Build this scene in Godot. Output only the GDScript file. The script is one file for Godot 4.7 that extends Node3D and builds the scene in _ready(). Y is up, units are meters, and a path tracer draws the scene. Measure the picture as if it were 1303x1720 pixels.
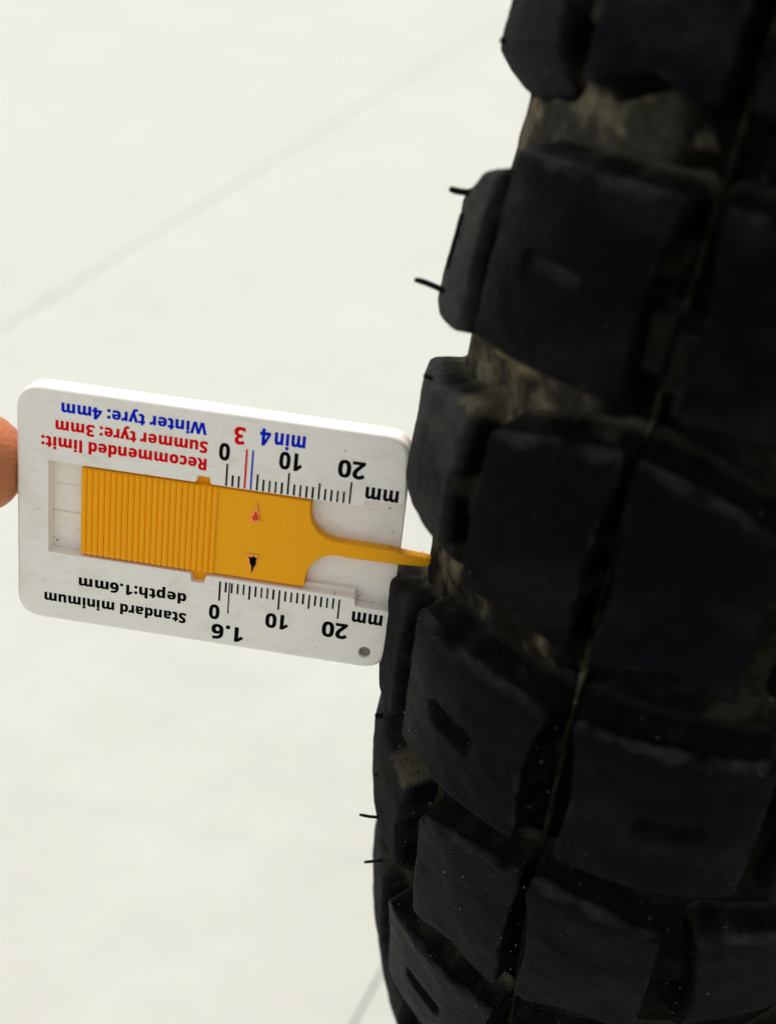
extends Node3D
# A tread depth gauge held against the shoulder of a chunky motorcycle tyre standing on pale concrete.
# Lengths inside the builders are millimetres; they become metres when a mesh is committed.

const R0 := 319.0        # crown radius of the tread
const RHO := 46.0        # radius of the tread's cross section
const DEEP := 5.8        # depth of the grooves
const PERIOD := 12.413793  # degrees per pattern repeat: 29 round the tyre
const DEG := 5.568       # millimetres of crown per degree

var taken := {}
var rubber: StandardMaterial3D
var lug_rubber: StandardMaterial3D
var groove_rubber: StandardMaterial3D
var n_big := FastNoiseLite.new()
var n_mid := FastNoiseLite.new()
var n_fine := FastNoiseLite.new()


func _ready() -> void:
	# --- camera ---
	var cam := Camera3D.new()
	cam.name = "camera"
	var lens := CameraAttributesPhysical.new()
	lens.frustum_focal_length = 12.0 / tan(deg_to_rad(22.0))
	lens.frustum_focus_distance = 0.211
	lens.exposure_aperture = 9.0
	lens.frustum_near = 0.01
	lens.frustum_far = 400.0
	cam.attributes = lens
	cam.fov = 44.0
	cam.near = 0.01
	cam.far = 400.0
	cam.transform = Transform3D(Vector3(0.845521, 0.054982, -0.531104), Vector3(-0.351109, 0.806635, -0.47546), Vector3(0.402266, 0.588487, 0.701331), Vector3(0.03889117, 0.48026505, 0.43401958))
	add_child(cam)
	cam.make_current()
	# --- sky, sun, exposure ---
	var we := WorldEnvironment.new()
	we.name = "world"
	var env := Environment.new()
	var sm := ProceduralSkyMaterial.new()
	sm.sky_top_color = Color(0.82, 0.84, 0.88)
	sm.sky_horizon_color = Color(0.69, 0.695, 0.70)
	sm.sky_curve = 0.35
	sm.ground_bottom_color = Color(0.62, 0.62, 0.59)
	sm.ground_horizon_color = Color(0.72, 0.72, 0.70)
	var sky := Sky.new()
	sky.sky_material = sm
	env.background_mode = Environment.BG_SKY
	env.sky = sky
	env.tonemap_mode = Environment.TONE_MAPPER_LINEAR
	env.tonemap_exposure = 0.95
	env.sdfgi_enabled = true
	env.ssao_enabled = true
	env.ssil_enabled = true
	we.environment = env
	add_child(we)
	var sun := DirectionalLight3D.new()
	sun.name = "sun"
	sun.light_energy = 1.2
	sun.light_color = Color(1.0, 0.98, 0.95)
	sun.light_angular_distance = 25.0
	sun.shadow_enabled = true
	add_child(sun)
	sun.look_at_from_position(Vector3(-0.5, 1.0, -0.6), Vector3.ZERO, Vector3.UP)

	n_big.seed = 11
	n_big.frequency = 0.05
	n_big.fractal_octaves = 3
	n_mid.seed = 23
	n_mid.frequency = 0.16
	n_mid.fractal_octaves = 3
	n_fine.seed = 37
	n_fine.frequency = 0.7
	n_fine.fractal_octaves = 2
	make_floor()
	make_tyre()
	make_gauge()
	make_person()


# ------------------------------------------------------------------ helpers
func numbered(parent: Node, called: String) -> String:
	var key := str(parent.get_instance_id()) + called
	var k: int = taken.get(key, 0)
	taken[key] = k + 1
	return called if k == 0 else "%s_%03d" % [called, k]


func put(parent: Node, called: String, mesh: Mesh, m: Material = null) -> MeshInstance3D:
	var o := MeshInstance3D.new()
	o.mesh = mesh
	if m:
		o.material_override = m
	o.name = numbered(parent, called)
	parent.add_child(o, true)
	return o


func tag(o: Node, label: String, category: String) -> void:
	o.set_meta("label", label)
	o.set_meta("category", category)


# Vertices in millimetres, counter-clockwise or clockwise triangles (outward: a point the surface faces away from). Area-weighted smooth normals.
func commit(pos: PackedVector3Array, idx: PackedInt32Array, inside: Vector3, col := PackedColorArray(), uv := PackedVector2Array(), unit := 0.001, flip := -1) -> ArrayMesh:
	var nor := PackedVector3Array()
	nor.resize(pos.size())
	var vol := 0.0
	for t in range(0, idx.size(), 3):
		var a := idx[t]
		var b := idx[t + 1]
		var c := idx[t + 2]
		var pa := pos[a]
		var n := (pos[b] - pa).cross(pos[c] - pa)
		nor[a] += n
		nor[b] += n
		nor[c] += n
		vol += n.dot(pa - inside)
	var sgn := 1.0 if vol > 0.0 else -1.0   # positive: counter-clockwise seen from outside
	if flip >= 0:
		sgn = 1.0 if flip == 0 else -1.0
	var p2 := PackedVector3Array()
	p2.resize(pos.size())
	for k in pos.size():
		p2[k] = pos[k] * unit
		nor[k] = (nor[k] * sgn).normalized() if nor[k].length_squared() > 0.0 else Vector3.UP
	if sgn > 0.0:
		for t in range(0, idx.size(), 3):
			var s := idx[t + 1]
			idx[t + 1] = idx[t + 2]
			idx[t + 2] = s
	var arr := []
	arr.resize(Mesh.ARRAY_MAX)
	arr[Mesh.ARRAY_VERTEX] = p2
	arr[Mesh.ARRAY_NORMAL] = nor
	arr[Mesh.ARRAY_INDEX] = idx
	if col.size():
		arr[Mesh.ARRAY_COLOR] = col
	if uv.size():
		arr[Mesh.ARRAY_TEX_UV] = uv
	var mesh := ArrayMesh.new()
	mesh.add_surface_from_arrays(Mesh.PRIMITIVE_TRIANGLES, arr)
	return mesh


func noise_image(seed_: int, size: int, freq: float, octaves: int, ramp: Array) -> NoiseTexture2D:
	var n := FastNoiseLite.new()
	n.seed = seed_
	n.frequency = freq
	n.fractal_octaves = octaves
	var t := NoiseTexture2D.new()
	t.noise = n
	t.width = size
	t.height = size
	t.seamless = true
	if ramp.size():
		var g := Gradient.new()
		g.offsets = PackedFloat32Array(ramp[0])
		g.colors = PackedColorArray(ramp[1])
		t.color_ramp = g
	return t


func lin(r: float, g: float, b: float) -> Color:
	return Color(r, g, b).linear_to_srgb()


# Corner-rounded closed outline. pts: Vector2, rad: radius per corner.
func rounded(pts: Array, rad: Array, segs := 5) -> PackedVector2Array:
	var out := PackedVector2Array()
	var n := pts.size()
	for k in n:
		var p: Vector2 = pts[k]
		var a: Vector2 = pts[(k + n - 1) % n] - p
		var b: Vector2 = pts[(k + 1) % n] - p
		var r: float = minf(rad[k % rad.size()], 0.45 * minf(a.length(), b.length()))
		if r <= 0.001:
			out.append(p)
			continue
		var half := absf(a.angle_to(b)) / 2.0
		var cut := minf(r / tan(half), 0.48 * minf(a.length(), b.length()))
		var p0 := p + a.normalized() * cut
		var p2 := p + b.normalized() * cut
		for s in segs + 1:
			var t := float(s) / segs
			out.append(p0.lerp(p, t).lerp(p.lerp(p2, t), t))
	return out


func resample(poly: PackedVector2Array, step: float) -> PackedVector2Array:
	var out := PackedVector2Array()
	for k in poly.size():
		var a := poly[k]
		var b := poly[(k + 1) % poly.size()]
		var n := maxi(1, int(round((b - a).length() / step)))
		for s in n:
			out.append(a.lerp(b, float(s) / n))
	return out


func out_normals(poly: PackedVector2Array) -> PackedVector2Array:
	var area := 0.0
	var n := poly.size()
	for k in n:
		area += poly[k].cross(poly[(k + 1) % n])
	var out := PackedVector2Array()
	for k in n:
		var a := (poly[k] - poly[(k + n - 1) % n]).normalized()
		var b := (poly[(k + 1) % n] - poly[k]).normalized()
		var t := a + b
		var m := Vector2(t.y, -t.x).normalized() * (1.0 if area > 0 else -1.0)
		var w := 1.0 / maxf(0.5, sqrt((1.0 + a.dot(b)) / 2.0))
		out.append(m * w)
	return out


# Extruded outline with a rounded front edge: z runs from back to front (+z). bevel: one value per outline point. hole: optional outline.
func extrude(poly: PackedVector2Array, z_back: float, z_front: float, bevel: PackedFloat32Array, hole := PackedVector2Array(), uv_box := Rect2(), back_bevel := 0.0) -> ArrayMesh:
	var pos := PackedVector3Array()
	var idx := PackedInt32Array()
	var nrm := out_normals(poly)
	var n := poly.size()
	var rings: Array = []
	var steps := 5
	if back_bevel > 0.0:
		for s in steps:
			var a := PI / 2 * s / steps
			rings.append([1.0 - sin(a), 1.0 - cos(a), 1])
	else:
		rings.append([0.0, 0.0, 1])
	for s in steps + 1:
		var a := PI / 2 * s / steps
		rings.append([1.0 - cos(a), 1.0 - sin(a), 0])
	for r in rings:
		for k in n:
			var b := bevel[k % bevel.size()]
			if r[2] == 1:
				var bb := back_bevel
				var q: Vector2 = poly[k] - nrm[k] * (bb * r[0])
				pos.append(Vector3(q.x, q.y, z_back + bb * r[1]))
			else:
				var q: Vector2 = poly[k] - nrm[k] * (b * r[0])
				pos.append(Vector3(q.x, q.y, z_front - b * r[1]))
	for r in rings.size() - 1:
		for k in n:
			var a := r * n + k
			var b := r * n + (k + 1) % n
			idx.append_array([a, b, b + n, a, b + n, a + n])
	var cap := PackedVector2Array()
	var last := (rings.size() - 1) * n
	var ids := PackedInt32Array()
	for k in n:
		var v := pos[last + k]
		cap.append(Vector2(v.x, v.y))
		ids.append(last + k)
	if hole.size():
		# hole walls
		var base := pos.size()
		var m := hole.size()
		var hn := out_normals(hole)
		for r in [[0.28, 0.0], [0.08, 0.08], [0.0, 0.28], [0.0, 99.0]]:
			for k in m:
				var q: Vector2 = hole[k] + hn[k] * r[0]
				pos.append(Vector3(q.x, q.y, maxf(z_front - r[1], z_back)))
		for r in 3:
			for k in m:
				var a := base + r * m + k
				var b := base + r * m + (k + 1) % m
				idx.append_array([a, b, b + m, a, b + m, a + m])
		# the cap's outline goes in to the hole and back
		var best := 0
		var bj := 0
		var d := 1e9
		for k in n:
			for j in m:
				var v := pos[base + j]
				var dd := cap[k].distance_squared_to(Vector2(v.x, v.y))
				if dd < d:
					d = dd
					best = k
					bj = j
		var cap2 := PackedVector2Array()
		var ids2 := PackedInt32Array()
		var area := 0.0
		for k in n:
			area += cap[k].cross(cap[(k + 1) % n])
		var harea := 0.0
		for k in m:
			harea += hole[k].cross(hole[(k + 1) % m])
		var dir := -1 if (area > 0) == (harea > 0) else 1
		for k in n:
			cap2.append(cap[k])
			ids2.append(ids[k])
			if k == best:
				for j in m + 1:
					var h := (bj + dir * j + m * 2) % m
					var v := pos[base + h]
					var q := Vector2(v.x, v.y)
					if j == m:
						q += (cap[(best + 1) % n] - cap[best]).normalized() * 0.004
					cap2.append(q)
					ids2.append(base + h)
				cap2.append(cap[k] + (cap[(best + 1) % n] - cap[best]).normalized() * 0.004)
				ids2.append(ids[k])
		cap = cap2
		ids = ids2
	var tri := Geometry2D.triangulate_polygon(cap)
	if tri.is_empty():
		print("cap failed ", cap.size())
	# same turn as the walls: walls above are (a, b, b+n); find the turn of the cap to match
	var carea := 0.0
	for k in n:
		carea += poly[k].cross(poly[(k + 1) % n])
	for t in range(0, tri.size(), 3):
		var a := tri[t]
		var b := tri[t + 1]
		var c := tri[t + 2]
		var up := (cap[b] - cap[a]).cross(cap[c] - cap[a]) > 0.0
		if up == (carea > 0.0):
			idx.append_array([ids[a], ids[b], ids[c]])
		else:
			idx.append_array([ids[a], ids[c], ids[b]])
	# back cap
	var bcap := PackedVector2Array()
	var bstart := pos.size()
	for k in n:
		var q := poly[k] - nrm[k] * back_bevel
		bcap.append(q)
		pos.append(Vector3(q.x, q.y, z_back))
	tri = Geometry2D.triangulate_polygon(bcap)
	for t in range(0, tri.size(), 3):
		var a := tri[t]
		var b := tri[t + 1]
		var c := tri[t + 2]
		var up := (bcap[b] - bcap[a]).cross(bcap[c] - bcap[a]) > 0.0
		if up == (carea > 0.0):
			idx.append_array([bstart + a, bstart + c, bstart + b])
		else:
			idx.append_array([bstart + a, bstart + b, bstart + c])
	var uv := PackedVector2Array()
	if uv_box.size.x > 0.0:
		for v in pos:
			uv.append(Vector2((v.x - uv_box.position.x) / uv_box.size.x, (uv_box.position.y + uv_box.size.y - v.y) / uv_box.size.y))
	return commit(pos, idx, Vector3(0, 0, 0), PackedColorArray(), uv, 0.001, 0 if carea > 0.0 else 1)


# ------------------------------------------------------------------ floor
func make_floor() -> void:
	var cm := StandardMaterial3D.new()
	cm.roughness = 0.9
	cm.metallic_specular = 0.2
	cm.uv1_triplanar = true
	cm.uv1_world_triplanar = true
	cm.uv1_scale = Vector3(1.1, 1.1, 1.1)
	cm.albedo_texture = noise_image(5, 1024, 0.006, 6, [[0.0, 0.3, 0.5, 0.7, 1.0], [lin(0.535, 0.54, 0.49), lin(0.552, 0.562, 0.508), lin(0.558, 0.57, 0.516), lin(0.563, 0.576, 0.523), lin(0.575, 0.588, 0.54)]])
	cm.detail_enabled = false
	cm.heightmap_enabled = true
	cm.heightmap_texture = noise_image(8, 512, 0.03, 5, [])
	cm.heightmap_scale = 0.12
	var bed := StandardMaterial3D.new()
	bed.albedo_color = lin(0.54, 0.55, 0.50)
	bed.roughness = 0.95
	var floor_ := Node3D.new()
	floor_.name = "floor"
	floor_.set_meta("kind", "structure")
	floor_.set_meta("label", "pale blurred concrete floor with thin straight joints between its slabs")
	add_child(floor_)
	# ground sheet, out to the horizon, a little below the slabs (seen in the joints)
	var g := PlaneMesh.new()
	g.size = Vector2(300, 300)
	var go := put(self, "ground", g, bed)
	go.position.y = -0.0019
	go.set_meta("kind", "structure")
	go.set_meta("label", "pale ground under and beyond the concrete slabs")
	var along := Vector2(0.118, 1.0).normalized()
	var across := Vector2(along.y, -along.x)
	var start := Vector2(-0.112, 0.155)
	var lines := [-6.2, -5.0, -3.6, -2.2, -0.506, 0.0, 1.1, 2.3, 3.6, 5.0]   # joints, metres across
	var long := 3.2
	for i in lines.size() - 1:
		for j in range(-3, 3):
			var pts: Array = []
			var l0 := j * long + 0.75
			for q in [Vector2(0, 0), Vector2(1, 0), Vector2(1, 1), Vector2(0, 1)]:
				var x: float = lines[i] + 0.0006 if q.x == 0 else lines[i + 1] - 0.0006
				var y: float = l0 + q.y * long + (0.0006 if q.y == 0 else -0.0006)
				var p := start + across * x + along * y
				pts.append(Vector2(p.x, -p.y) * 1000.0)
			var poly := resample(rounded(pts, [0.0]), 400.0)
			var s := put(floor_, "slab", extrude(poly, -1.8, 0.0, PackedFloat32Array([0.4])), cm)
			s.rotation.x = -PI / 2


# ------------------------------------------------------------------ tyre
# A point of the tread: th degrees downward from the direction 40 degrees above level, s millimetres of arc across, dep below the outer surface.
func tp(th: float, s: float, dep: float) -> Vector3:
	var f := s / RHO
	var q := RHO - dep
	var r := R0 - RHO + q * cos(f)
	var a := deg_to_rad(40.0 - th)
	return Vector3(q * sin(f), R0 + r * sin(a), r * cos(a))


func rubber_material(rough: float, spec: float, relief: float) -> StandardMaterial3D:
	var m := StandardMaterial3D.new()
	m.vertex_color_use_as_albedo = true
	m.roughness = rough
	m.metallic_specular = spec
	m.uv1_triplanar = true
	m.uv1_scale = Vector3(28, 28, 28)
	m.heightmap_enabled = true
	m.heightmap_texture = rubber_grain
	m.heightmap_scale = relief
	m.albedo_texture = rubber_specks
	return m


var rubber_grain: ImageTexture
var rubber_specks: ImageTexture


func make_rubber_textures() -> void:
	# grain: fine pits and scuffs; specks: the odd pale grain of dust, and soft mottling (a multiplier on the vertex colour)
	var size := 768
	var a := FastNoiseLite.new()
	a.seed = 3
	a.frequency = 0.09
	a.fractal_octaves = 4
	var b := FastNoiseLite.new()
	b.seed = 4
	b.frequency = 0.018
	b.fractal_octaves = 3
	var ia := a.get_seamless_image(size, size)
	var ib := b.get_seamless_image(size, size)
	ia.convert(Image.FORMAT_RGB8)
	var im := Image.create(size, size, false, Image.FORMAT_RGB8)
	for y in size:
		for x in size:
			var v := 0.62 + 0.16 * (ib.get_pixel(x, y).r - 0.5) * 2.0 + 0.10 * (ia.get_pixel(x, y).r - 0.5)
			im.set_pixel(x, y, Color(v, v, v))
	var rng := RandomNumberGenerator.new()
	rng.seed = 77
	for k in 110:
		var x := rng.randi_range(2, size - 5)
		var y := rng.randi_range(2, size - 5)
		var w := 1.0
		im.set_pixel(x, y, Color(w, w, w))
		if rng.randf() < 0.6:
			im.set_pixel(x + 1, y, Color(w, w, w))
			im.set_pixel(x, y + 1, Color(w, w, 0.95))
		if rng.randf() < 0.25:
			for q in 4:
				im.set_pixel(x + rng.randi_range(-2, 3), y + rng.randi_range(-2, 3), Color(0.9, 0.92, 0.95))
		# a pit in the rubber
	for k in 420:
		var x := rng.randi_range(2, size - 40)
		var y := rng.randi_range(2, size - 24)
		var l := rng.randi_range(1, 9) if rng.randf() < 0.75 else rng.randi_range(10, 34)
		for q in l:
			ia.set_pixel(x + q, y + int(q * 0.5), Color(0.05, 0.05, 0.05))
	im.generate_mipmaps()
	ia.generate_mipmaps()
	rubber_specks = ImageTexture.create_from_image(im)
	rubber_grain = ImageTexture.create_from_image(ia)


# One tread block: outline in (degrees, s), extruded from the groove floor. opts: radii, slot, lug, seed, mirror, slope
func block_mesh(pts: Array, o: Dictionary) -> ArrayMesh:
	var mir: float = -1.0 if o.get("mirror", false) else 1.0
	var sd: float = o.get("seed", 0) * 91.7
	var flat: Array = []
	for p in pts:
		flat.append(Vector2(p[0] * DEG, p[1]))
	var poly := resample(rounded(flat, o.get("radii", [1.2])), 0.9)
	var nrm := out_normals(poly)
	var n := poly.size()
	var mid := Vector2.ZERO
	for p in poly:
		mid += p / n
	if o.has("mid"):
		mid = Vector2(o.mid[0] * DEG, o.mid[1])
	var H: float = o.get("height", DEEP)
	var pos := PackedVector3Array()
	var col := PackedColorArray()
	var idx := PackedInt32Array()
	var base: Color = o.get("color", Color(0.0068, 0.0075, 0.0082))
	var dust := Color(0.30, 0.265, 0.17)
	var lead: float = o.get("lead", 1.5)
	var rings: Array = [[1.9, -0.5, 0.0], [1.25, 0.12, 0.0], [0.9, 0.55, 0.0], [0.7, 1.3, 0.0], [0.5, H * 0.55, 0.0]]
	for s in 6:
		rings.append([0.35, H, float(s) / 5.0])   # the rounded rim
	var M := 26
	for s in range(1, M + 1):
		rings.append([float(s) / M, H, 2.0])
	for r in rings:
		for k in n:
			var nk := nrm[k]
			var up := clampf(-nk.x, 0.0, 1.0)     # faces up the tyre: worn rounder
			var along := n_mid.get_noise_3d(poly[k].x * 1.3, poly[k].y * 1.3, sd + 15.0)
			var rr := lerpf(o.get("rim", 0.5), lead, up * up) * (1.0 + 0.9 * along)
			nk = nk * (1.0 + (0.10 * n_fine.get_noise_3d(poly[k].x, poly[k].y, sd) if r[2] > 0.0 and r[2] < 1.9 else 0.0))
			var p: Vector2
			var h: float = r[1]
			if r[2] == 2.0:
				p = (poly[k] + nk * (0.35 - rr)).lerp(mid, r[0])
			elif r[2] > 0.0 or h == H:
				var a: float = PI / 2 * r[2]
				p = poly[k] + nk * (0.35 - rr * (1.0 - cos(a)))
				h = H - rr * 0.75 * (1.0 - sin(a))
			else:
				p = poly[k] + nk * (r[0] + up * o.get("batter", 1.6) * (1.0 - clampf(h / H, 0, 1)))
			var drop := 0.0
			var inslot := 0.0
			if o.has("slope"):
				# the lug's lower end runs down towards the groove
				drop += maxf(0.0, (p.x - o.slope[0] * DEG)) * o.slope[1] + maxf(0.0, (p.x - o.slope[2] * DEG)) * o.slope[3]
			if o.has("ramp"):
				drop += maxf(0.0, (o.ramp[0] * DEG - p.x)) * o.ramp[1]
			drop = minf(drop, H - 0.9)
			if h > 0.0:
				h *= (H - drop) / H
			if r[1] == H or r[2] > 0.0:
				h += 0.5 * n_big.get_noise_3d(p.x, p.y, sd) + 0.012 * (p.x - mid.x) * o.get("tilt", 1.0) + 0.09 * n_mid.get_noise_3d(p.x * 2.0, p.y, sd) + 0.03 * n_fine.get_noise_3d(p.x * 2.0, p.y, sd)
				if o.has("slot"):
					var sa := Vector2(o.slot[0] * DEG, o.slot[1])
					var sb := Vector2(o.slot[2] * DEG, o.slot[3])
					var ap := p - sa
					var ab := sb - sa
					var t := clampf(ap.dot(ab) / ab.length_squared(), 0.0, 1.0)
					var dv := ap - ab * t
					# steep upper side, slanting lower side
					var d := Vector2(dv.x / (1.4 if dv.x < 0 else 3.3), dv.y / 1.9).length()
					var sink := 1.0 - smoothstep(0.15, 1.0, d)
					h -= 1.9 * sink
					inslot = sink
				h = maxf(h, 0.25)
			var dep := DEEP - h
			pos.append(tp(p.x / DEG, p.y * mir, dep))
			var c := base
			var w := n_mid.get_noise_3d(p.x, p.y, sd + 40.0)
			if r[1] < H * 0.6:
				# walls: shade painted into the rubber, paler facing up, dust lying along the foot of the upper wall
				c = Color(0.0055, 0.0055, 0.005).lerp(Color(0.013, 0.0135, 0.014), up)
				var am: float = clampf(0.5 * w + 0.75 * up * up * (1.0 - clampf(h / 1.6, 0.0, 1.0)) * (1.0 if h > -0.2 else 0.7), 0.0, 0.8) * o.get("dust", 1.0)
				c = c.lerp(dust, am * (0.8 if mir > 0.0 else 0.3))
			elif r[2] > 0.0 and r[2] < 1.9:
				c = c.lerp(Color(0.07, 0.075, 0.08), clampf(-0.2 + 0.75 * up + 1.5 * w, 0.0, 0.8) * (1.0 - absf(r[2] - 0.5)))  # paler rim: sky highlight and worn edges, both put into the colour
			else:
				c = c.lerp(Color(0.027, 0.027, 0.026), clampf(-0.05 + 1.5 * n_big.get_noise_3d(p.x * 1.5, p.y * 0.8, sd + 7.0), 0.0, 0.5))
			c = c.lerp(o.get("slot_color", Color(0.02, 0.02, 0.02)), inslot * inslot)  # slot tone: dust, and light on its slope put into the colour
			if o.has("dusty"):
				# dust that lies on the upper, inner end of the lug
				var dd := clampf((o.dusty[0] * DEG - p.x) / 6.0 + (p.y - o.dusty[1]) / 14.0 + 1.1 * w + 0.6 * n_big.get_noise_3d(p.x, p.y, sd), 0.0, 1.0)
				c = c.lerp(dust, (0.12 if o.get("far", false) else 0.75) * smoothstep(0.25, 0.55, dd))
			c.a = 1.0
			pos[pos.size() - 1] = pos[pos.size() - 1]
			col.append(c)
	for r in rings.size() - 1:
		for k in n:
			var a := r * n + k
			var b := r * n + (k + 1) % n
			if r == rings.size() - 2:
				idx.append_array([a, b, a + n])
			else:
				idx.append_array([a, b, b + n, a, b + n, a + n])
	return commit(pos, idx, tp(mid.x / DEG, mid.y * mir, 12.0), col)


func carcass_mesh() -> ArrayMesh:
	var ths: Array = []
	var t := -10.0
	while t < 64.0:
		ths.append(t)
		t += 0.14
	while t < 349.0:
		ths.append(t)
		t += 1.0
	# profile: outside by s (dep comes per point), then sidewalls, beads and the inner face as (x, r)
	var ss: Array = []
	var s := -72.0
	while s <= 72.01:
		ss.append(s)
		s += 0.15 if absf(s + 0.05) < 1.49 else (0.45 if absf(s) < 4.2 else 0.9)
	var extra := [[39.5, 262.0], [38.5, 252.0], [35.0, 240.0], [31.0, 231.0], [29.5, 226.0], [24.0, 225.0], [23.0, 229.0], [27.0, 238.0], [32.0, 252.0], [34.0, 268.0], [31.0, 286.0], [22.0, 300.0], [10.0, 306.0], [0.0, 307.5]]
	var rest: Array = extra.duplicate()
	for k in range(extra.size() - 2, -1, -1):
		rest.append([-extra[k][0], extra[k][1]])
	var pos := PackedVector3Array()
	var col := PackedColorArray()
	var idx := PackedInt32Array()
	var dark := Color(0.0085, 0.0085, 0.008)
	var dust := Color(0.46, 0.40, 0.245)
	var np := ss.size() + rest.size()
	for th in ths:
		var fine: bool = th < 64.0
		var u: float = th * DEG
		var ph := fposmod(th - 20.2, PERIOD)   # degrees into the pattern: even blocks 0..4.4, odd 5.6..10.7
		for k in ss.size():
			var x: float = ss[k]
			var ax := absf(x)
			var dep := DEEP
			if fine:
				dep += 0.35 * n_big.get_noise_3d(u, x, 5.0) + 0.12 * n_mid.get_noise_3d(u, x, 9.0) + 0.04 * n_fine.get_noise_3d(u, x, 2.0)
			if ax < 4.0:
				# the raised mould seam along the middle and its two gutters
				dep += 1.6 * smoothstep(4.0, 2.5, ax) - (2.9 + 0.6 * n_mid.get_noise_2d(u, 3.0)) * exp(-pow((x + 0.15) / 0.15, 2.0)) + 1.0 * exp(-pow((x - 0.8) / 0.45, 2.0))
			# tie bars in the grooves between the shoulder lugs and the blocks
			if ax > 20.0 and ax < 37.0:
				var bar := 0.0
				if ph > 2.55 and ph < 5.0 and ax > 28.5:
					bar = smoothstep(2.55, 2.68, ph)
				if ph > 8.0 and ph < 9.4 and ax < 29.5:
					bar = smoothstep(8.0, 8.12, ph) * (1.0 - smoothstep(9.25, 9.4, ph))
				dep -= 1.7 * bar
			if ax > 60.0:
				dep += (ax - 60.0) * 0.08
			pos.append(tp(th, x, dep))
			var c := dark
			if fine:
				var near_side := 1.0 if x < 0.0 else 0.12
				c = c.lerp(Color(0.11, 0.104, 0.082), smoothstep(6.0, 11.0, ax) * (1.0 - 0.85 * smoothstep(22.0, 33.0, th)) * near_side)  # middle left darker: the centre groove's shade is put into the colour
				var amount := 0.45 * smoothstep(8.0, 24.0, ax) * (1.0 - smoothstep(46.0, 54.0, ax)) + 0.02
				var v := amount + 1.0 * n_mid.get_noise_3d(u * 0.7, x * 0.7, 60.0) + 0.8 * n_big.get_noise_3d(u, x, 80.0) + 0.45 * n_fine.get_noise_3d(u * 0.8, x * 0.8, 33.0)
				c = c.lerp(dust, 0.9 * smoothstep(0.15, 0.8, v) * (1.0 - 0.9 * smoothstep(30.8, 33.5, th)) * near_side + 0.02)
				if absf(x + 0.15) < 0.22:
					c = c.lerp(dust, clampf(0.13 + 0.2 * n_mid.get_noise_2d(u * 1.5, 9.0), 0.03, 0.22))
			pos[pos.size() - 1] = pos[pos.size() - 1]
			col.append(c)
		var a := deg_to_rad(40.0 - th)
		for e in rest:
			pos.append(Vector3(e[0], R0 + e[1] * sin(a), e[1] * cos(a)))
			col.append(dark)
	var nt := ths.size()
	for i in nt:
		var i2 := (i + 1) % nt
		for k in np:
			var k2 := (k + 1) % np
			idx.append_array([i * np + k, i * np + k2, i2 * np + k2, i * np + k, i2 * np + k2, i2 * np + k])
	return commit(pos, idx, Vector3(0, R0, 0), col)


func tube(points: Array, rad: Array, sides := 10) -> ArrayMesh:
	var pos := PackedVector3Array()
	var idx := PackedInt32Array()
	var n := points.size()
	var mid := Vector3.ZERO
	for i in n:
		var d: Vector3 = (points[mini(i + 1, n - 1)] - points[maxi(i - 1, 0)]).normalized()
		var a := d.cross(Vector3(0.3, 0.8, 0.5)).normalized()
		var b := d.cross(a)
		mid += points[i] / n
		for k in sides:
			var t := TAU * k / sides
			pos.append(points[i] + (a * cos(t) + b * sin(t)) * rad[i])
	for i in n - 1:
		for k in sides:
			var a := i * sides + k
			var b := i * sides + (k + 1) % sides
			idx.append_array([a, b, b + sides, a, b + sides, a + sides])
	pos.append(points[n - 1])
	for k in sides:
		idx.append_array([(n - 1) * sides + k, (n - 1) * sides + (k + 1) % sides, pos.size() - 1])
	var col := PackedColorArray()
	for v in pos:
		col.append(Color(0.03, 0.03, 0.03))
	return commit(pos, idx, mid, col)


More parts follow.
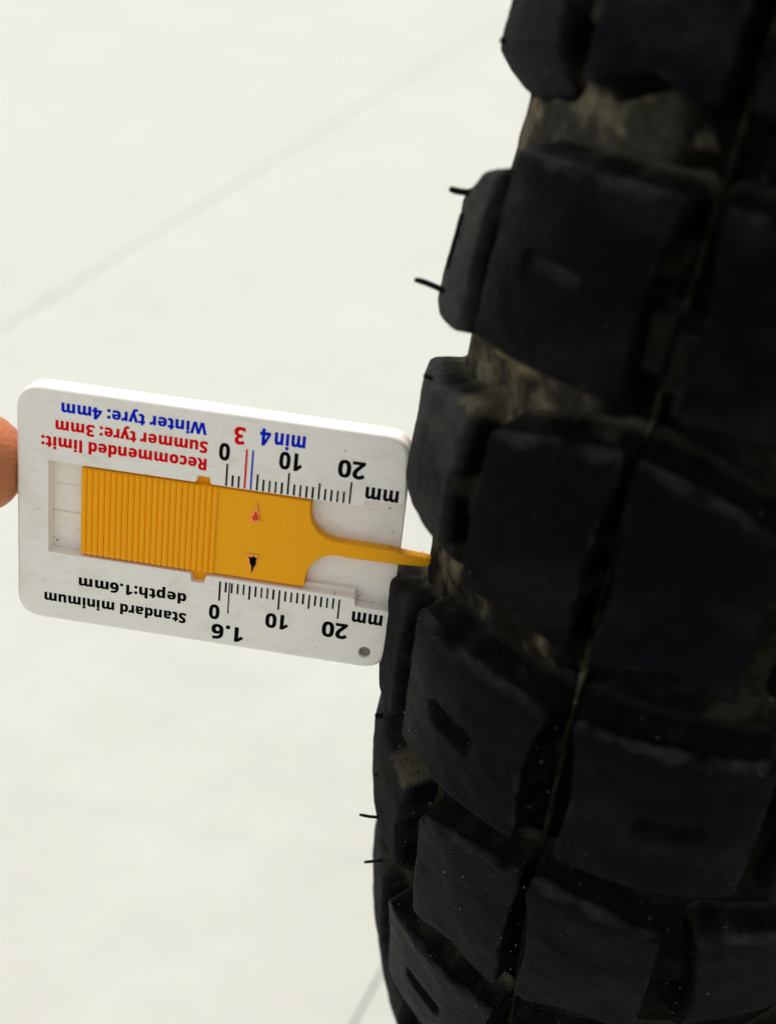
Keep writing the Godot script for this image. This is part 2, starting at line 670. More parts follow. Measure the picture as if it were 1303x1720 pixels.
func make_tyre() -> void:
	make_rubber_textures()
	rubber = rubber_material(0.44, 0.13, 0.04)
	lug_rubber = rubber_material(0.8, 0.14, 0.05)
	groove_rubber = rubber_material(0.9, 0.08, 0.02)
	var tyre := Node3D.new()
	tyre.name = "tyre"
	tag(tyre, "black knobbly motorcycle tyre with deep dusty grooves standing at the right", "tyre")
	add_child(tyre)
	put(tyre, "carcass", carcass_mesh(), groove_rubber)
	var even := [[20.15, -29.6], [20.2, -2.0], [21.24, -3.3], [22.4, -4.3], [23.7, -3.8], [24.6, -3.3], [24.65, -16.0], [24.6, -29.0]]
	var odd := [[26.55, -20.8], [25.98, -10.1], [25.72, -1.3], [26.4, -0.9], [27.4, -1.9], [28.9, -2.3], [30.75, -1.9], [30.8, -3.6], [30.35, -10.9], [30.85, -20.4], [28.5, -20.7]]
	var lug_even := [[20.75, -34.6], [20.95, -38.5], [21.45, -44.0], [21.9, -58.0], [24.6, -58.0], [24.95, -44.0], [24.9, -34.3], [22.8, -35.7]]
	var lug_odd := [[26.3, -26.6], [26.75, -40.0], [26.9, -58.0], [31.0, -58.0], [31.2, -40.0], [31.05, -27.6], [28.9, -28.9]]
	var slot := [22.38, -20.8, 22.5, -14.2]
	var variants: Array = []
	for v in 3:
		var set_: Array = []
		for mir in [false, true]:
			var add := 10.0 if mir else 0.0
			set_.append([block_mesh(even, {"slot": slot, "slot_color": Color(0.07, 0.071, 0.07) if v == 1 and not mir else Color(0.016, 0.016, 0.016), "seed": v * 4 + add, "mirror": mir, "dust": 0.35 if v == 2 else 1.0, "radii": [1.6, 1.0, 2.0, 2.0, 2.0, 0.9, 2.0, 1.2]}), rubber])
			set_.append([block_mesh(odd, {"seed": v * 4 + 1 + add, "mirror": mir, "dust": 0.35 if v == 2 else 1.0, "radii": [1.2, 2.0, 0.8, 0.6, 1.5, 2.0, 0.6, 0.8, 2.0, 1.0, 2.0], "mid": [28.3, -11.0]}), rubber])
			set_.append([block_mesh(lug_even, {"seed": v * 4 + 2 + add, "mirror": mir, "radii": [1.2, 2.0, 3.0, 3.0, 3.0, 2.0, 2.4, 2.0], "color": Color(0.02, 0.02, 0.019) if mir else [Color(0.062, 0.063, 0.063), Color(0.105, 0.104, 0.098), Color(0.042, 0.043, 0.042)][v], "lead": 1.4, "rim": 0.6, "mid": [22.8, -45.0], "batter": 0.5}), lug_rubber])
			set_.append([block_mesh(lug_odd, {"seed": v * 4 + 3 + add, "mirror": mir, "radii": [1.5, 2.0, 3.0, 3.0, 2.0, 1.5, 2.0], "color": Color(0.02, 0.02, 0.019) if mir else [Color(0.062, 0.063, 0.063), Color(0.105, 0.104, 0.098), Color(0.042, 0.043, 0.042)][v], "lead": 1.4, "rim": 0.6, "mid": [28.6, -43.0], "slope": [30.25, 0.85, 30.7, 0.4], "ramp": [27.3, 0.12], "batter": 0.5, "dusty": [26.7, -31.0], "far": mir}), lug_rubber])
		variants.append(set_)
	var center := Vector3(0, R0 * 0.001, 0)
	for k in 29:
		var turn := deg_to_rad(PERIOD * k)
		if k > 14:
			turn = deg_to_rad(PERIOD * (k - 29))
		var b := Basis(Vector3.RIGHT, turn)
		var v: int = (k + 1) % 3
		for j in 8:
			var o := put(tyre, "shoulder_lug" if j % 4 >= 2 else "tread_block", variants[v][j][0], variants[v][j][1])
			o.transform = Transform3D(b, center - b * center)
	# wear bars beside the seam
	for sgn in [-1, 1]:
		var wb := [[22.72, -3.7], [22.7, -0.7], [23.85, -0.7], [23.9, -3.4]]
		if sgn > 0:
			wb = [[22.95, -4.2], [22.95, -0.9], [24.2, -0.9], [24.2, -4.0]]
		put(tyre, "wear_bar", block_mesh(wb, {"mirror": sgn > 0, "height": 1.9, "radii": [0.5], "lead": 0.5, "rim": 0.4, "color": Color(0.034, 0.032, 0.024), "dust": 0.3, "batter": 0.3}), groove_rubber)
	# rubber hairs and nubs left by the mould's vents
	var hairs := [[21.65, -45.3, 2.6, 0.47, 0.0], [24.3, -44.6, 4.7, 0.43, 0.0], [42.2, -36.5, 3.4, 0.27, 0.8], [44.35, -35.3, 2.7, 0.27, 0.5], [17.75, -46.5, 0.7, 0.45, 0.0], [26.8, -44.0, 0.7, 0.35, 0.3], [38.6, -42.0, 0.7, 0.45, 0.0], [40.7, -39.0, 0.6, 0.3, 0.0]]
	for h in hairs:
		var pts: Array = []
		var rad: Array = []
		var p0 := tp(h[0], h[1], 0.6)
		var dir := (tp(h[0], h[1], 0.0) - p0).normalized()
		var down := (tp(h[0] + 1.0, h[1], 0.6) - p0).normalized()
		for q in 7:
			var f := q / 6.0
			pts.append(p0 + dir * (0.6 + h[2]) * f - down * (h[4] * f * f) - down * (0.05 * h[2] * f + 0.09 * h[2] * sin(f * 2.6 + h[0])))
			rad.append(h[3] * (1.25 - 0.25 * minf(1.0, f * 4.0)) * (1.0 if q < 6 else 0.75))
		put(tyre, "rubber_hair", tube(pts, rad), lug_rubber)
	# pale grains of grit on the blocks
	var rng := RandomNumberGenerator.new()
	rng.seed = 12
	var gp := PackedVector3Array()
	var gi := PackedInt32Array()
	for k in 420:
		var s := rng.randf_range(-30.0, 32.0)
		var c := tp(rng.randf_range(16.0, 50.0) if k < 140 else rng.randf_range(30.0, 50.0), s, rng.randf_range(-0.1, 0.25))
		var g := rng.randf_range(0.035, 0.085) if rng.randf() < 0.9 else rng.randf_range(0.09, 0.17)
		var b := gp.size()
		for q in [Vector3(1, 0, 0), Vector3(-1, 0, 0), Vector3(0, 1, 0), Vector3(0, -1, 0), Vector3(0, 0, 1), Vector3(0, 0, -1)]:
			gp.append(c + q * g * rng.randf_range(0.5, 1.3))
		for q in [[0, 2, 4], [2, 1, 4], [1, 3, 4], [3, 0, 4], [2, 0, 5], [1, 2, 5], [3, 1, 5], [0, 3, 5]]:
			gi.append_array([b + q[0], b + q[1], b + q[2]])
	var grit := put(tyre, "grit", commit(gp, gi, Vector3.ZERO, PackedColorArray(), PackedVector2Array(), 0.001, 0), plastic(Color(0.62, 0.64, 0.62), 0.7))
	grit.set_meta("kind", "stuff")
	put(tyre, "rubber_flash", block_mesh([[22.3, -46.4], [22.3, -45.9], [23.7, -45.4], [23.7, -45.9]], {"height": DEEP + 0.45, "radii": [0.1], "lead": 0.1, "rim": 0.05, "color": Color(0.03, 0.03, 0.03)}), lug_rubber)


# ------------------------------------------------------------------ gauge
func plastic(c: Color, rough: float) -> StandardMaterial3D:
	var m := StandardMaterial3D.new()
	m.albedo_color = c
	m.roughness = rough
	m.metallic_specular = 0.5
	return m


func smudged_image() -> ImageTexture:
	# worn white plastic: faint grey smears, scuffs, specks of grit; laid flat over the housing
	var w := 1024
	var h := 672
	var a := FastNoiseLite.new()
	a.seed = 91
	a.frequency = 0.006
	a.fractal_octaves = 4
	var b := FastNoiseLite.new()
	b.seed = 92
	b.frequency = 0.03
	b.fractal_octaves = 4
	var im := Image.create(w, h, false, Image.FORMAT_RGB8)
	for y in h:
		for x in w:
			var v := smoothstep(0.05, 0.6, a.get_noise_2d(x, y * 1.4)) * 0.6 + smoothstep(0.15, 0.6, b.get_noise_2d(x * 0.5, y)) * 0.5
			var c := Color(0.965, 0.945, 0.895).lerp(Color(0.88, 0.835, 0.765), clampf(v * 0.5, 0.0, 1.0))
			im.set_pixel(x, y, c)
	var rng := RandomNumberGenerator.new()
	rng.seed = 5
	for k in 70:
		var x := rng.randi_range(4, w - 8)
		var y := rng.randi_range(4, h - 8)
		var c := Color(0.45, 0.36, 0.28).lerp(Color(0.2, 0.17, 0.15), rng.randf())
		var r := rng.randi_range(0, 1) + (1 if rng.randf() < 0.15 else 0)
		for dy in range(-r, r + 1):
			for dx in range(-r, r + 1):
				if dx * dx + dy * dy <= r * r:
					im.set_pixel(x + dx, y + dy, im.get_pixel(x + dx, y + dy).lerp(c, 0.65))
	for k in 46:   # scuffs
		var p := Vector2(rng.randf_range(20, w - 60), rng.randf_range(20, h - 60))
		var d := Vector2.from_angle(rng.randf_range(-0.9, 1.2))
		var l := rng.randi_range(8, 60)
		var st := rng.randf_range(0.12, 0.5)
		for q in l:
			var pp := p + d * q
			if pp.x > 1 and pp.y > 1 and pp.x < w - 1 and pp.y < h - 1:
				var f := st * sin(PI * q / l)
				im.set_pixelv(Vector2i(pp), im.get_pixelv(Vector2i(pp)).lerp(Color(0.55, 0.5, 0.44), f))
	im.generate_mipmaps()
	return ImageTexture.create_from_image(im)


func text_part(parent: Node, words: String, right: float, left: float, base_y: float, cap: float, m: Material, font: Font, called := "lettering") -> void:
	# upside down on the card: reads from large x to small x, letters standing towards small y
	var t := TextMesh.new()
	t.font = font
	t.font_size = 48
	t.text = words
	t.pixel_size = 0.001
	t.depth = 0.00006
	t.curve_step = 1.0
	t.horizontal_alignment = HORIZONTAL_ALIGNMENT_LEFT
	t.vertical_alignment = VERTICAL_ALIGNMENT_BOTTOM
	# the height of a capital sets the size; its foot is the baseline
	var plain: TextMesh = t.duplicate()
	plain.text = "H"
	var sy := cap * 0.001 / plain.get_aabb().size.y
	var low := plain.get_aabb().position.y * sy
	var box := t.get_aabb()
	var sx := (right - left) * 0.001 / box.size.x
	var fat := SurfaceTool.new()
	var k := 0
	for shift in [Vector2(-1, -0.8), Vector2(1, -0.8), Vector2(-1, 0.8), Vector2(1, 0.8)]:
		fat.append_from(t, 0, Transform3D(Basis.from_scale(Vector3(sx, sy, 1)), Vector3(shift.x * 0.00004, shift.y * 0.00004, k * 0.000004)))
		k += 1
	var o := put(parent, called, fat.commit(), m)
	o.transform = Transform3D(Basis(Vector3(-1, 0, 0), Vector3(0, -1, 0), Vector3(0, 0, 1)), Vector3(right * 0.001 + box.position.x * sx, base_y * 0.001 + low, 0.00001))


func slab_box(x0: float, x1: float, y0: float, y1: float, z0: float, z1: float, r := 0.0, bev := 0.0) -> ArrayMesh:
	var p := [Vector2(x0, y0), Vector2(x1, y0), Vector2(x1, y1), Vector2(x0, y1)]
	return extrude(rounded(p, [r], 4), z0, z1, PackedFloat32Array([bev]))


func make_gauge() -> void:
	var g := Node3D.new()
	g.name = "tread_depth_gauge"
	tag(g, "white plastic tread depth gauge with yellow slider, held upside down against the tyre", "gauge")
	add_child(g)
	g.transform = Transform3D(Vector3(0.915367, -0.018902, -0.402176), Vector3(-0.076874, 0.972315, -0.220667), Vector3(0.395212, 0.232908, 0.888572), Vector3(-0.0646512, 0.3464007, 0.3073942))
	var white := plastic(Color(1, 1, 1), 0.42)
	white.albedo_texture = smudged_image()
	white.heightmap_enabled = true
	white.heightmap_texture = noise_image(14, 512, 0.02, 4, [])
	white.heightmap_scale = 0.004
	var back_white := plastic(Color(0.96, 0.93, 0.87), 0.45)
	var yellow := plastic(lin(1.0, 0.435, 0.01), 0.34)
	yellow.metallic_specular = 0.2
	yellow.heightmap_enabled = true
	yellow.heightmap_texture = white.heightmap_texture
	yellow.heightmap_scale = 0.004
	var red := plastic(Color(0.88, 0.02, 0.05), 0.5)
	var blue := plastic(Color(0.0, 0.14, 0.76), 0.5)
	var black := plastic(Color(0.03, 0.03, 0.035), 0.5)
	for ink in [red, blue, black]:
		ink.metallic_specular = 0.12
	var box := Rect2(-35.0, -12.2, 64.0, 42.0)
	# front plate: one outline round the channel, which is open at the right
	var L := -34.77
	var Rr := 28.72
	var T := 29.3
	var B := -12.0
	var pts := [Vector2(L, T), Vector2(L, B), Vector2(Rr, B), Vector2(Rr, -0.85), Vector2(22.65, -0.8), Vector2(22.5, 0.62), Vector2(-2.55, 0.62), Vector2(-2.75, -0.88), Vector2(-4.85, -0.88), Vector2(-5.05, 0.62), Vector2(-29.34, 0.68),
		Vector2(-29.34, 16.86), Vector2(-4.85, 16.86), Vector2(-4.75, 18.05), Vector2(-2.7, 18.05), Vector2(-2.6, 16.86), Vector2(22.35, 16.86), Vector2(22.5, 17.95), Vector2(Rr, 18.2), Vector2(Rr, T)]
	var rad := [4.4, 4.4, 4.4, 0.9, 0.4, 0.5, 0.7, 0.2, 0.2, 0.5, 0.12, 0.12, 0.9, 0.2, 0.2, 0.7, 0.5, 0.3, 0.9, 4.0]
	var poly := PackedVector2Array()
	var bev := PackedFloat32Array()
	for k in pts.size():
		pass
	poly = rounded(pts, rad, 7)
	for p in poly:
		var outer := p.x < L + 4.6 and (p.x < L + 0.05 or p.y > 20 or p.y < -5) or p.y > T - 4.6 and p.x > 20 or p.y < B + 4.6 or p.y > T - 0.05
		bev.append(0.75 if outer else 0.16)
	var hole := PackedVector2Array()
	for k in 20:
		hole.append(Vector2(25.05, -9.1) + Vector2.from_angle(TAU * k / 20) * 0.95)
	var housing := put(g, "housing", extrude(poly, -2.35, 0.0, bev, hole, box), white)
	var back_pts := [Vector2(L, T), Vector2(L, B), Vector2(Rr, B), Vector2(Rr, T)]
	var back := rounded(back_pts, [4.4, 4.4, 4.4, 4.0], 8)
	put(housing, "back_plate", extrude(back, -4.5, -2.42, PackedFloat32Array([0.12]), PackedVector2Array(), box, 0.5), white)
	put(housing, "ledge", slab_box(13.0, 22.3, 0.3, 1.5, -2.41, -1.5, 0.2, 0.05), back_white)
	put(housing, "ridge", slab_box(-29.3, -20.0, 6.8, 7.3, -2.41, -2.1, 0.2, 0.05), back_white)
	put(housing, "ridge", slab_box(-29.3, -20.0, 11.9, 12.2, -2.41, -2.3, 0.1, 0.02), back_white)
	var grit := plastic(Color(0.52, 0.49, 0.45), 0.9)
	put(housing, "hole", slab_box(24.0, 26.1, -10.15, -8.05, -2.419, -0.7, 1.0, 0.3), grit)
	# dirt packed in the channel's corners
	var rng := RandomNumberGenerator.new()
	rng.seed = 31
	var dirt := plastic(Color(0.3, 0.2, 0.12), 0.95)
	var spots: Array = []
	for k in 16:
		spots.append([Vector2(rng.randf_range(22.5, 23.6), rng.randf_range(-0.6, 1.7)), -2.4, rng.randf_range(0.03, 0.09)])
	for k in 9:
		spots.append([Vector2(-29.2 + absf(rng.randfn(0.0, 0.5)), rng.randf_range(0.9, 3.6)), -2.4, rng.randf_range(0.04, 0.12)])
	for k in 16:
		var f := rng.randf()
		spots.append([Vector2(13.95 + 5.5 * f + rng.randf_range(-0.1, 0.25), 14.6 - 3.6 * pow(f, 0.5) + rng.randf_range(0.1, 0.6)), -2.4, rng.randf_range(0.03, 0.08)])
	for k in 22:
		spots.append([Vector2(rng.randf_range(15.0, 28.4), rng.randf_range(0.5, 16.5)), -2.4, rng.randf_range(0.02, 0.06)])
	spots.append([Vector2(26.3, 16.3), -2.4, 0.17])
	spots.append([Vector2(27.3, 12.2), -2.4, 0.13])
	var dp := PackedVector3Array()
	var di := PackedInt32Array()
	for s in spots:
		var b := dp.size()
		var c := Vector3(s[0].x, s[0].y, s[1])
		dp.append(c + Vector3(0, 0, s[2] * 0.7))
		for q in 6:
			dp.append(c + Vector3(cos(q * PI / 3), sin(q * PI / 3) * 0.8, -0.05) * s[2] * rng.randf_range(0.7, 1.3))
		for q in 6:
			di.append_array([b, b + 1 + q, b + 1 + (q + 1) % 6])
	var dm := put(housing, "grit", commit(dp, di, Vector3(0, 0, -50), PackedColorArray(), PackedVector2Array(), 0.001, 0), dirt)
	dm.set_meta("kind", "stuff")

	# printing
	var face := SystemFont.new()
	face.font_names = PackedStringArray(["Droid Sans"])
	face.font_weight = 700
	var font: Font = face
	text_part(housing, "Winter tyre: 4mm", -3.65, -27.2, 27.05, 1.95, blue, font)
	text_part(housing, "Summer tyre: 3mm", -3.4, -28.15, 24.0, 1.95, red, font)
	text_part(housing, "Recommended limit:", -3.4, -30.5, 21.1, 1.95, red, font)
	text_part(housing, "Standard minimum", -5.5, -29.95, -7.0, 1.85, black, font)
	text_part(housing, "depth:1.6mm", -5.6, -24.0, -3.3, 1.85, black, font)
	text_part(housing, "0", 0.25, -1.4, 24.2, 2.85, black, font, "scale_number")
	text_part(housing, "10", 11.9, 8.3, 24.2, 2.9, black, font, "scale_number")
	text_part(housing, "20", 21.95, 17.7, 24.3, 2.9, black, font, "scale_number")
	text_part(housing, "3", 2.55, 0.85, 27.25, 2.9, red, font, "scale_number")
	text_part(housing, "min", 12.15, 7.3, 27.2, 2.5, blue, font)
	text_part(housing, "4", 6.6, 4.95, 27.55, 2.75, blue, font, "scale_number")
	text_part(housing, "mm", 27.6, 22.4, 20.35, 2.5, black, font)
	text_part(housing, "0", 0.15, -1.55, -4.5, 2.65, black, font, "scale_number")
	text_part(housing, "10", 11.85, 8.05, -4.5, 2.65, black, font, "scale_number")
	text_part(housing, "20", 21.8, 17.6, -4.4, 2.8, black, font, "scale_number")
	text_part(housing, "1.6", 4.45, -0.95, -8.1, 2.7, black, font, "scale_number")
	text_part(housing, "mm", 27.35, 22.35, -1.8, 2.4, black, font)
	for k in 21:
		var l := 2.0
		if k % 10 == 0:
			l = 3.8
		elif k % 5 == 0:
			l = 2.8
		var m := black
		if k == 3:
			l = 6.75
			m = red
		elif k == 4:
			l = 6.7
			m = blue
		var wv := 0.15 + rng.randf_range(-0.015, 0.02)
		put(housing, "tick_mark", slab_box(k - wv, k + wv, 16.98 + rng.randf_range(0.0, 0.12), 16.98 + l, -0.02, 0.04), m)
		if k == 1:
			put(housing, "tick_mark", slab_box(1.6 - 0.11, 1.6 + 0.11, -5.75, -0.02, -0.02, 0.04), black)
		l = 1.9
		if k % 10 == 0:
			l = 3.6
		elif k % 5 == 0:
			l = 2.6
		put(housing, "tick_mark", slab_box(k - wv, k + wv, -l, 0.02 - rng.randf_range(0.0, 0.1), -0.02, 0.04), black)

	# slider: plate with hollowed shoulders that narrow to the probe
	var up_edge: Array = [Vector2(13.75, 16.3)]
	var lo_edge: Array = [Vector2(13.85, 1.15)]
	for k in 9:
		var a := PI / 2 * (k + 0.6) / 8.6
		up_edge.append(Vector2(18.6 - 4.75 * cos(a) , 14.75 - 4.75 * sin(a)))
		lo_edge.append(Vector2(18.9 - 4.9 * cos(a), 2.65 + 4.9 * sin(a)))
	var sl: Array = [Vector2(-23.9, 16.45), Vector2(-23.9, 1.05)]
	sl.append_array(lo_edge)
	sl.append_array([Vector2(21.5, 7.42), Vector2(28.8, 7.62), Vector2(32.6, 7.85), Vector2(33.5, 8.05), Vector2(33.95, 8.45), Vector2(34.0, 8.95), Vector2(33.65, 9.35), Vector2(32.8, 9.5), Vector2(28.85, 9.7), Vector2(28.8, 9.85), Vector2(21.5, 9.95)])
	up_edge.reverse()
	sl.append_array(up_edge)
	var slider := put(g, "slider", extrude(PackedVector2Array(sl), -2.38, -0.3, PackedFloat32Array([0.22]), PackedVector2Array(), Rect2(), 0.1), yellow)
	put(slider, "flange", slab_box(-23.5, 12.9, -1.3, 18.6, -2.36, -1.3), yellow)
	var rib := rib_mesh()
	for k in 23:
		var o := put(slider, "rib", rib, yellow)
		o.position = Vector3((-23.42 + k * 0.99) * 0.001, 0.00875, -0.0003)
	var orange := plastic(lin(1.0, 0.37, 0.04), 0.4)
	var tri_u := [Vector2(5.12, 15.0), Vector2(3.95, 11.4), Vector2(5.95, 11.45)]
	var tri_l := [Vector2(3.8, 5.65), Vector2(5.2, 2.35), Vector2(6.25, 5.65)]
	put(slider, "pointer", extrude(rounded(tri_u, [0.15]), -0.32, 0.0, PackedFloat32Array([0.04])), orange)
	put(slider, "pointer", extrude(rounded(tri_l, [0.15]), -0.32, -0.1, PackedFloat32Array([0.04])), orange)
	var ru: Array = []
	var bl: Array = []
	for k in 14:
		var v := Vector2.from_angle(TAU * k / 14)
		ru.append(Vector2(5.1, 12.3) + Vector2(v.x * 0.55, v.y * 0.62) * rng.randf_range(0.8, 1.1) + Vector2(0, 0.4 if v.y > 0.8 else 0.0))
	for q in [Vector2(4.35, 5.1), Vector2(4.6, 4.6), Vector2(4.7, 4.1), Vector2(4.95, 3.6), Vector2(5.15, 2.2), Vector2(5.3, 3.3), Vector2(5.75, 4.0), Vector2(5.7, 4.6), Vector2(5.9, 5.15), Vector2(5.5, 5.2), Vector2(5.3, 5.5), Vector2(4.9, 5.2)]:
		bl.append(q + Vector2(rng.randf_range(-0.08, 0.08), rng.randf_range(-0.08, 0.08)))
	put(slider, "red_paint", extrude(PackedVector2Array(ru), -0.2, 0.03, PackedFloat32Array([0.02])), plastic(Color(0.9, 0.16, 0.06), 0.5))
	put(slider, "black_paint", extrude(PackedVector2Array(bl), -0.32, -0.06, PackedFloat32Array([0.02])), black)
	# grime caught along the upper edge of the slider's neck and between the ribs
	var gp := PackedVector3Array()
	var gi := PackedInt32Array()
	var marks: Array = []
	for k in 34:
		var f := rng.randf()
		var a := PI / 2 * f
		marks.append(Vector3(18.6 - 4.78 * cos(a), 14.78 - 4.78 * sin(a), rng.randf_range(-1.9, -0.35)))
	for k in 26:
		marks.append(Vector3(rng.randf_range(18.6, 33.0), 10.02, rng.randf_range(-1.7, -0.35)))
	for k in 40:
		marks.append(Vector3(-23.42 + (rng.randi_range(0, 21) + 0.5) * 0.99, rng.randf_range(1.5, 16.2), -0.28))
	for k in 14:
		marks.append(Vector3(rng.randf_range(0.0, 12.5), rng.randf_range(2.0, 16.0), -0.3))
	for c in marks:
		var b := gp.size()
		var r := rng.randf_range(0.03, 0.085)
		for q in [Vector3(1, 0, 0), Vector3(0, 1.4, 0), Vector3(-1, 0, 0), Vector3(0, -1.4, 0), Vector3(0, 0, 0.8), Vector3(0, 0.6, -0.6)]:
			gp.append(c + q * r)
		gi.append_array([b, b + 1, b + 4, b + 1, b + 2, b + 4, b + 2, b + 3, b + 4, b + 3, b, b + 4, b + 1, b, b + 5, b + 2, b + 1, b + 5, b + 3, b + 2, b + 5, b, b + 3, b + 5])
	var gm := put(slider, "grime", commit(gp, gi, Vector3(0, 0, -50), PackedColorArray(), PackedVector2Array(), 0.001, 0), plastic(Color(0.2, 0.11, 0.04), 0.95))
	gm.set_meta("kind", "stuff")


func rib_mesh() -> ArrayMesh:
	var pos := PackedVector3Array()
	var idx := PackedInt32Array()
	var half := 7.72
	var ys := [-half, -half + 0.04, -half + 0.13, -half + 0.28, -half + 0.5, half - 0.5, half - 0.28, half - 0.13, half - 0.04, half]
	var n := 11
	for y in ys:
		var e := clampf((half - absf(y)) / 0.5, 0.0, 1.0)
		var k := sqrt(1.0 - pow(1.0 - e, 2.0))
		for q in n:
			var a := PI * q / (n - 1)
			pos.append(Vector3(-0.47 * cos(a) * (0.25 + 0.75 * k), y, 0.40 * sin(a) * k - 0.02))
	for r in ys.size() - 1:
		for q in n - 1:
			var a := r * n + q
			idx.append_array([a, a + 1, a + n + 1, a, a + n + 1, a + n])
	return commit(pos, idx, Vector3(0, 0, -1))


# ------------------------------------------------------------------ person: the hand whose thumb presses the gauge's left end
var bones: Array = []


func field(p: Vector3) -> float:
	var d := 1e6
	for b in bones:
		var a: Vector3 = b[0]
		var ab: Vector3 = b[1] - a
		var t := clampf((p - a).dot(ab) / ab.length_squared(), 0.0, 1.0)
		var q := p - a - ab * t
		var e: float = q.length() - lerpf(b[2], b[3], t)
		var k: float = b[4]
		var h := clampf(0.5 + 0.5 * (d - e) / k, 0.0, 1.0)
		d = lerpf(d, e, h) - k * h * (1.0 - h)
	# the tip is pressed flat against the end of the card
	var f := p.x + 34.82
	var h2 := clampf(0.5 + 0.5 * (f - d) / 1.6, 0.0, 1.0)
	return lerpf(d, f, h2) + 1.6 * h2 * (1.0 - h2)


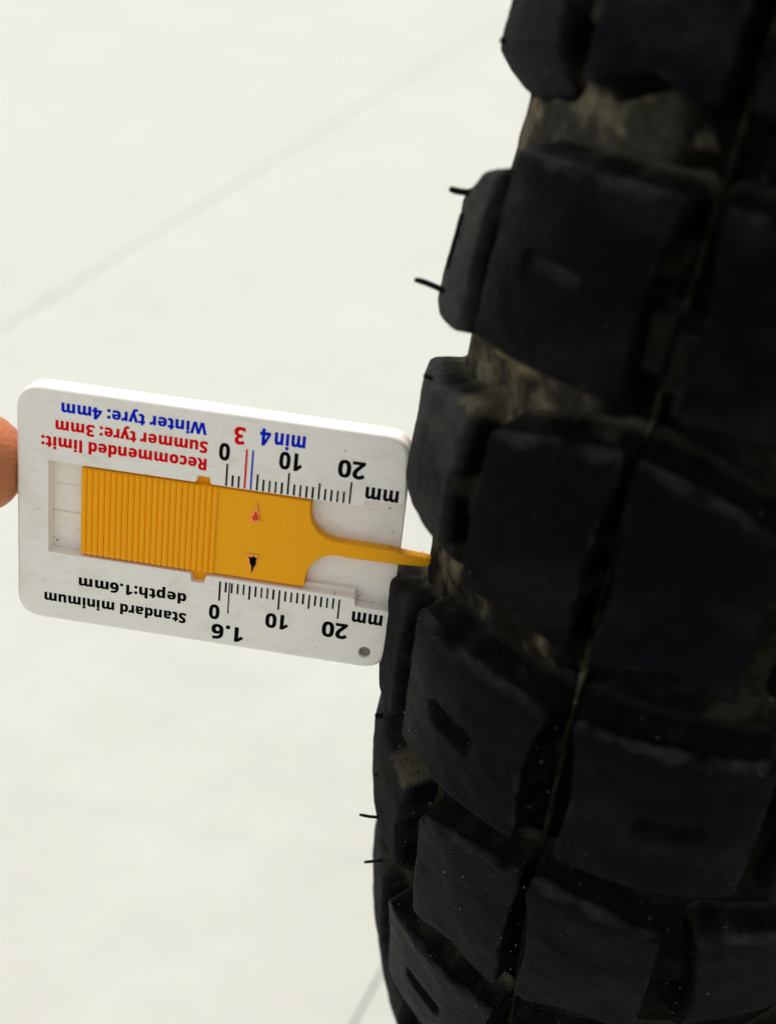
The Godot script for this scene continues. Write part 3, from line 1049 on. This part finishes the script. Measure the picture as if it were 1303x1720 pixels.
func make_person() -> void:
	var tip := Vector3(-42.9, 13.7, -2.4)
	var ip := Vector3(-66, 12.5, -7)
	var mcp := Vector3(-97, 3, -16)
	var cmc := Vector3(-138, -22, -22)
	var wrist := Vector3(-160, -34, -20)
	bones = [[tip, ip, 8.7, 9.6, 3.0], [ip, mcp, 9.7, 11.5, 3.0], [mcp, cmc, 12.0, 17.0, 5.0], [cmc, wrist, 17.0, 21.0, 8.0]]
	var knuckles := [Vector3(-112, -20, -30), Vector3(-114, -34, -38), Vector3(-122, -56, -38), Vector3(-132, -75, -34)]
	var lens_ := [[40, 24, 20], [44, 27, 21], [40, 25, 20], [32, 20, 18]]
	var rads := [9.0, 9.2, 8.8, 7.8]
	for k in 4:
		var kn: Vector3 = knuckles[k]
		bones.append([kn, wrist + Vector3(-2.0 * k, -6 - 7.0 * k, -6), 11.0, 15.0, 7.0])
		var dirs := [Vector3(0.93, -0.05, 0.25), Vector3(-0.1, -0.1, 1.0), Vector3(-0.95, 0.0, 0.05)]
		var p := kn
		for j in 3:
			var q: Vector3 = p + dirs[j].normalized() * lens_[k][j]
			if k == 0:   # the forefinger lies right under the thumb
				q = [Vector3(-76, -9, -10), Vector3(-56, -6.5, -3), Vector3(-47.8, -5.5, -1)][j]
			bones.append([p, q, rads[k] * (1.0 - 0.08 * j), rads[k] * (0.92 - 0.08 * j), 2.5])
			p = q
	bones.append([wrist, Vector3(-200, -70, 0), 21.0, 24.0, 8.0])
	bones.append([Vector3(-200, -70, 0), Vector3(-300, -165, 60), 24.0, 33.0, 8.0])
	# surface nets
	var cell := 2.6
	var lo := Vector3(-342, -205, -85)
	var hi := Vector3(-30, 85, 100)
	var nx := int((hi.x - lo.x) / cell)
	var ny := int((hi.y - lo.y) / cell)
	var nz := int((hi.z - lo.z) / cell)
	var grid := {}
	var blockn := 5
	var val := PackedFloat32Array()
	val.resize((nx + 1) * (ny + 1) * (nz + 1))
	val.fill(50.0)
	for bz in range(0, nz + 1, blockn):
		for by in range(0, ny + 1, blockn):
			for bx in range(0, nx + 1, blockn):
				var c := lo + Vector3(bx + 2, by + 2, bz + 2) * cell
				var dc := field(c)
				if absf(dc) > 20.0:
					if dc < 0.0:
						for z in range(bz, mini(bz + blockn, nz + 1)):
							for y in range(by, mini(by + blockn, ny + 1)):
								for x in range(bx, mini(bx + blockn, nx + 1)):
									val[(z * (ny + 1) + y) * (nx + 1) + x] = -20.0
					continue
				for z in range(bz, mini(bz + blockn, nz + 1)):
					for y in range(by, mini(by + blockn, ny + 1)):
						for x in range(bx, mini(bx + blockn, nx + 1)):
							val[(z * (ny + 1) + y) * (nx + 1) + x] = field(lo + Vector3(x, y, z) * cell)
	var sx := 1
	var sy := nx + 1
	var sz := (nx + 1) * (ny + 1)
	var pos := PackedVector3Array()
	var idx := PackedInt32Array()
	for z in nz:
		for y in ny:
			for x in nx:
				var at := z * sz + y * sy + x
				var first := val[at] < 0.0
				var mixed := false
				for q in range(1, 8):
					if (val[at + (q & 1) * sx + ((q >> 1) & 1) * sy + (q >> 2) * sz] < 0.0) != first:
						mixed = true
						break
				if mixed:
					var p := lo + (Vector3(x, y, z) + Vector3(0.5, 0.5, 0.5)) * cell
					for it in 3:
						var e := 0.4
						var d := field(p)
						var gr := Vector3(field(p + Vector3(e, 0, 0)) - d, field(p + Vector3(0, e, 0)) - d, field(p + Vector3(0, 0, e)) - d) / e
						p -= gr * clampf(d / maxf(gr.length_squared(), 0.2), -2.0, 2.0)
					grid[at] = pos.size()
					pos.append(p)
	for at in grid.keys():
		for ax in 3:
			var s: int = [sx, sy, sz][ax]
			var u: int = [sy, sz, sx][ax]
			var v: int = [sz, sx, sy][ax]
			if (val[at] < 0.0) == (val[at + s] < 0.0):
				continue
			if not (grid.has(at - u) and grid.has(at - v) and grid.has(at - u - v)):
				continue
			var a: int = grid[at]
			var b: int = grid[at - u]
			var c: int = grid[at - u - v]
			var d: int = grid[at - v]
			if val[at] < 0.0:
				idx.append_array([a, b, c, a, c, d])
			else:
				idx.append_array([a, c, b, a, d, c])
	var col := PackedColorArray()
	for p in pos:
		var c := Color(0.52, 0.20, 0.09)
		var w := n_mid.get_noise_3dv(p * 0.6)
		c = c.lerp(Color(0.55, 0.17, 0.075), clampf(0.4 + w, 0.0, 0.9))
		var close := clampf((p.x + 60.0) / 25.0, 0.0, 1.0)
		c = c.lerp(Color(0.53, 0.18, 0.07), close * 0.6)
		col.append(c)
	var skin := StandardMaterial3D.new()
	skin.vertex_color_use_as_albedo = true
	skin.roughness = 0.5
	skin.metallic_specular = 0.4
	skin.uv1_triplanar = true
	skin.uv1_scale = Vector3(60, 60, 60)
	skin.heightmap_enabled = true
	skin.heightmap_texture = noise_image(61, 256, 0.05, 3, [])
	skin.heightmap_scale = 0.02
	var o := put(self, "person", commit(pos, idx, Vector3(-100, 0, -20), col), skin)
	tag(o, "person's bare hand, only the thumb tip in view, pressing the gauge's left end", "person")
	o.transform = (get_node("tread_depth_gauge") as Node3D).transform
	# thumbnail on the far side of the tip
	var np := PackedVector3Array()
	var ni := PackedInt32Array()
	var axis := (tip - ip).normalized()
	var side := axis.cross(Vector3(0, 0, 1)).normalized()
	var backd := side.cross(axis).normalized() * -1.0
	if backd.z > 0.0:
		backd = -backd
	backd = (backd - side * side.dot(Vector3(0, 0, -1))).normalized()
	for r in 9:
		for q in 9:
			var fu := lerpf(-9.0, 2.0, r / 8.0)
			var ang := lerpf(-0.6, 0.6, q / 8.0) * (1.0 if r < 6 else sqrt(1.0 - pow((r - 5.5) / 3.2, 2.0)))
			np.append(tip + axis * fu + (backd * cos(ang) + side * sin(ang)) * 8.8)
	for r in 8:
		for q in 8:
			var a := r * 9 + q
			ni.append_array([a, a + 1, a + 10, a, a + 10, a + 9])
	put(o, "thumbnail", commit(np, ni, tip), plastic(Color(0.86, 0.66, 0.58), 0.3))
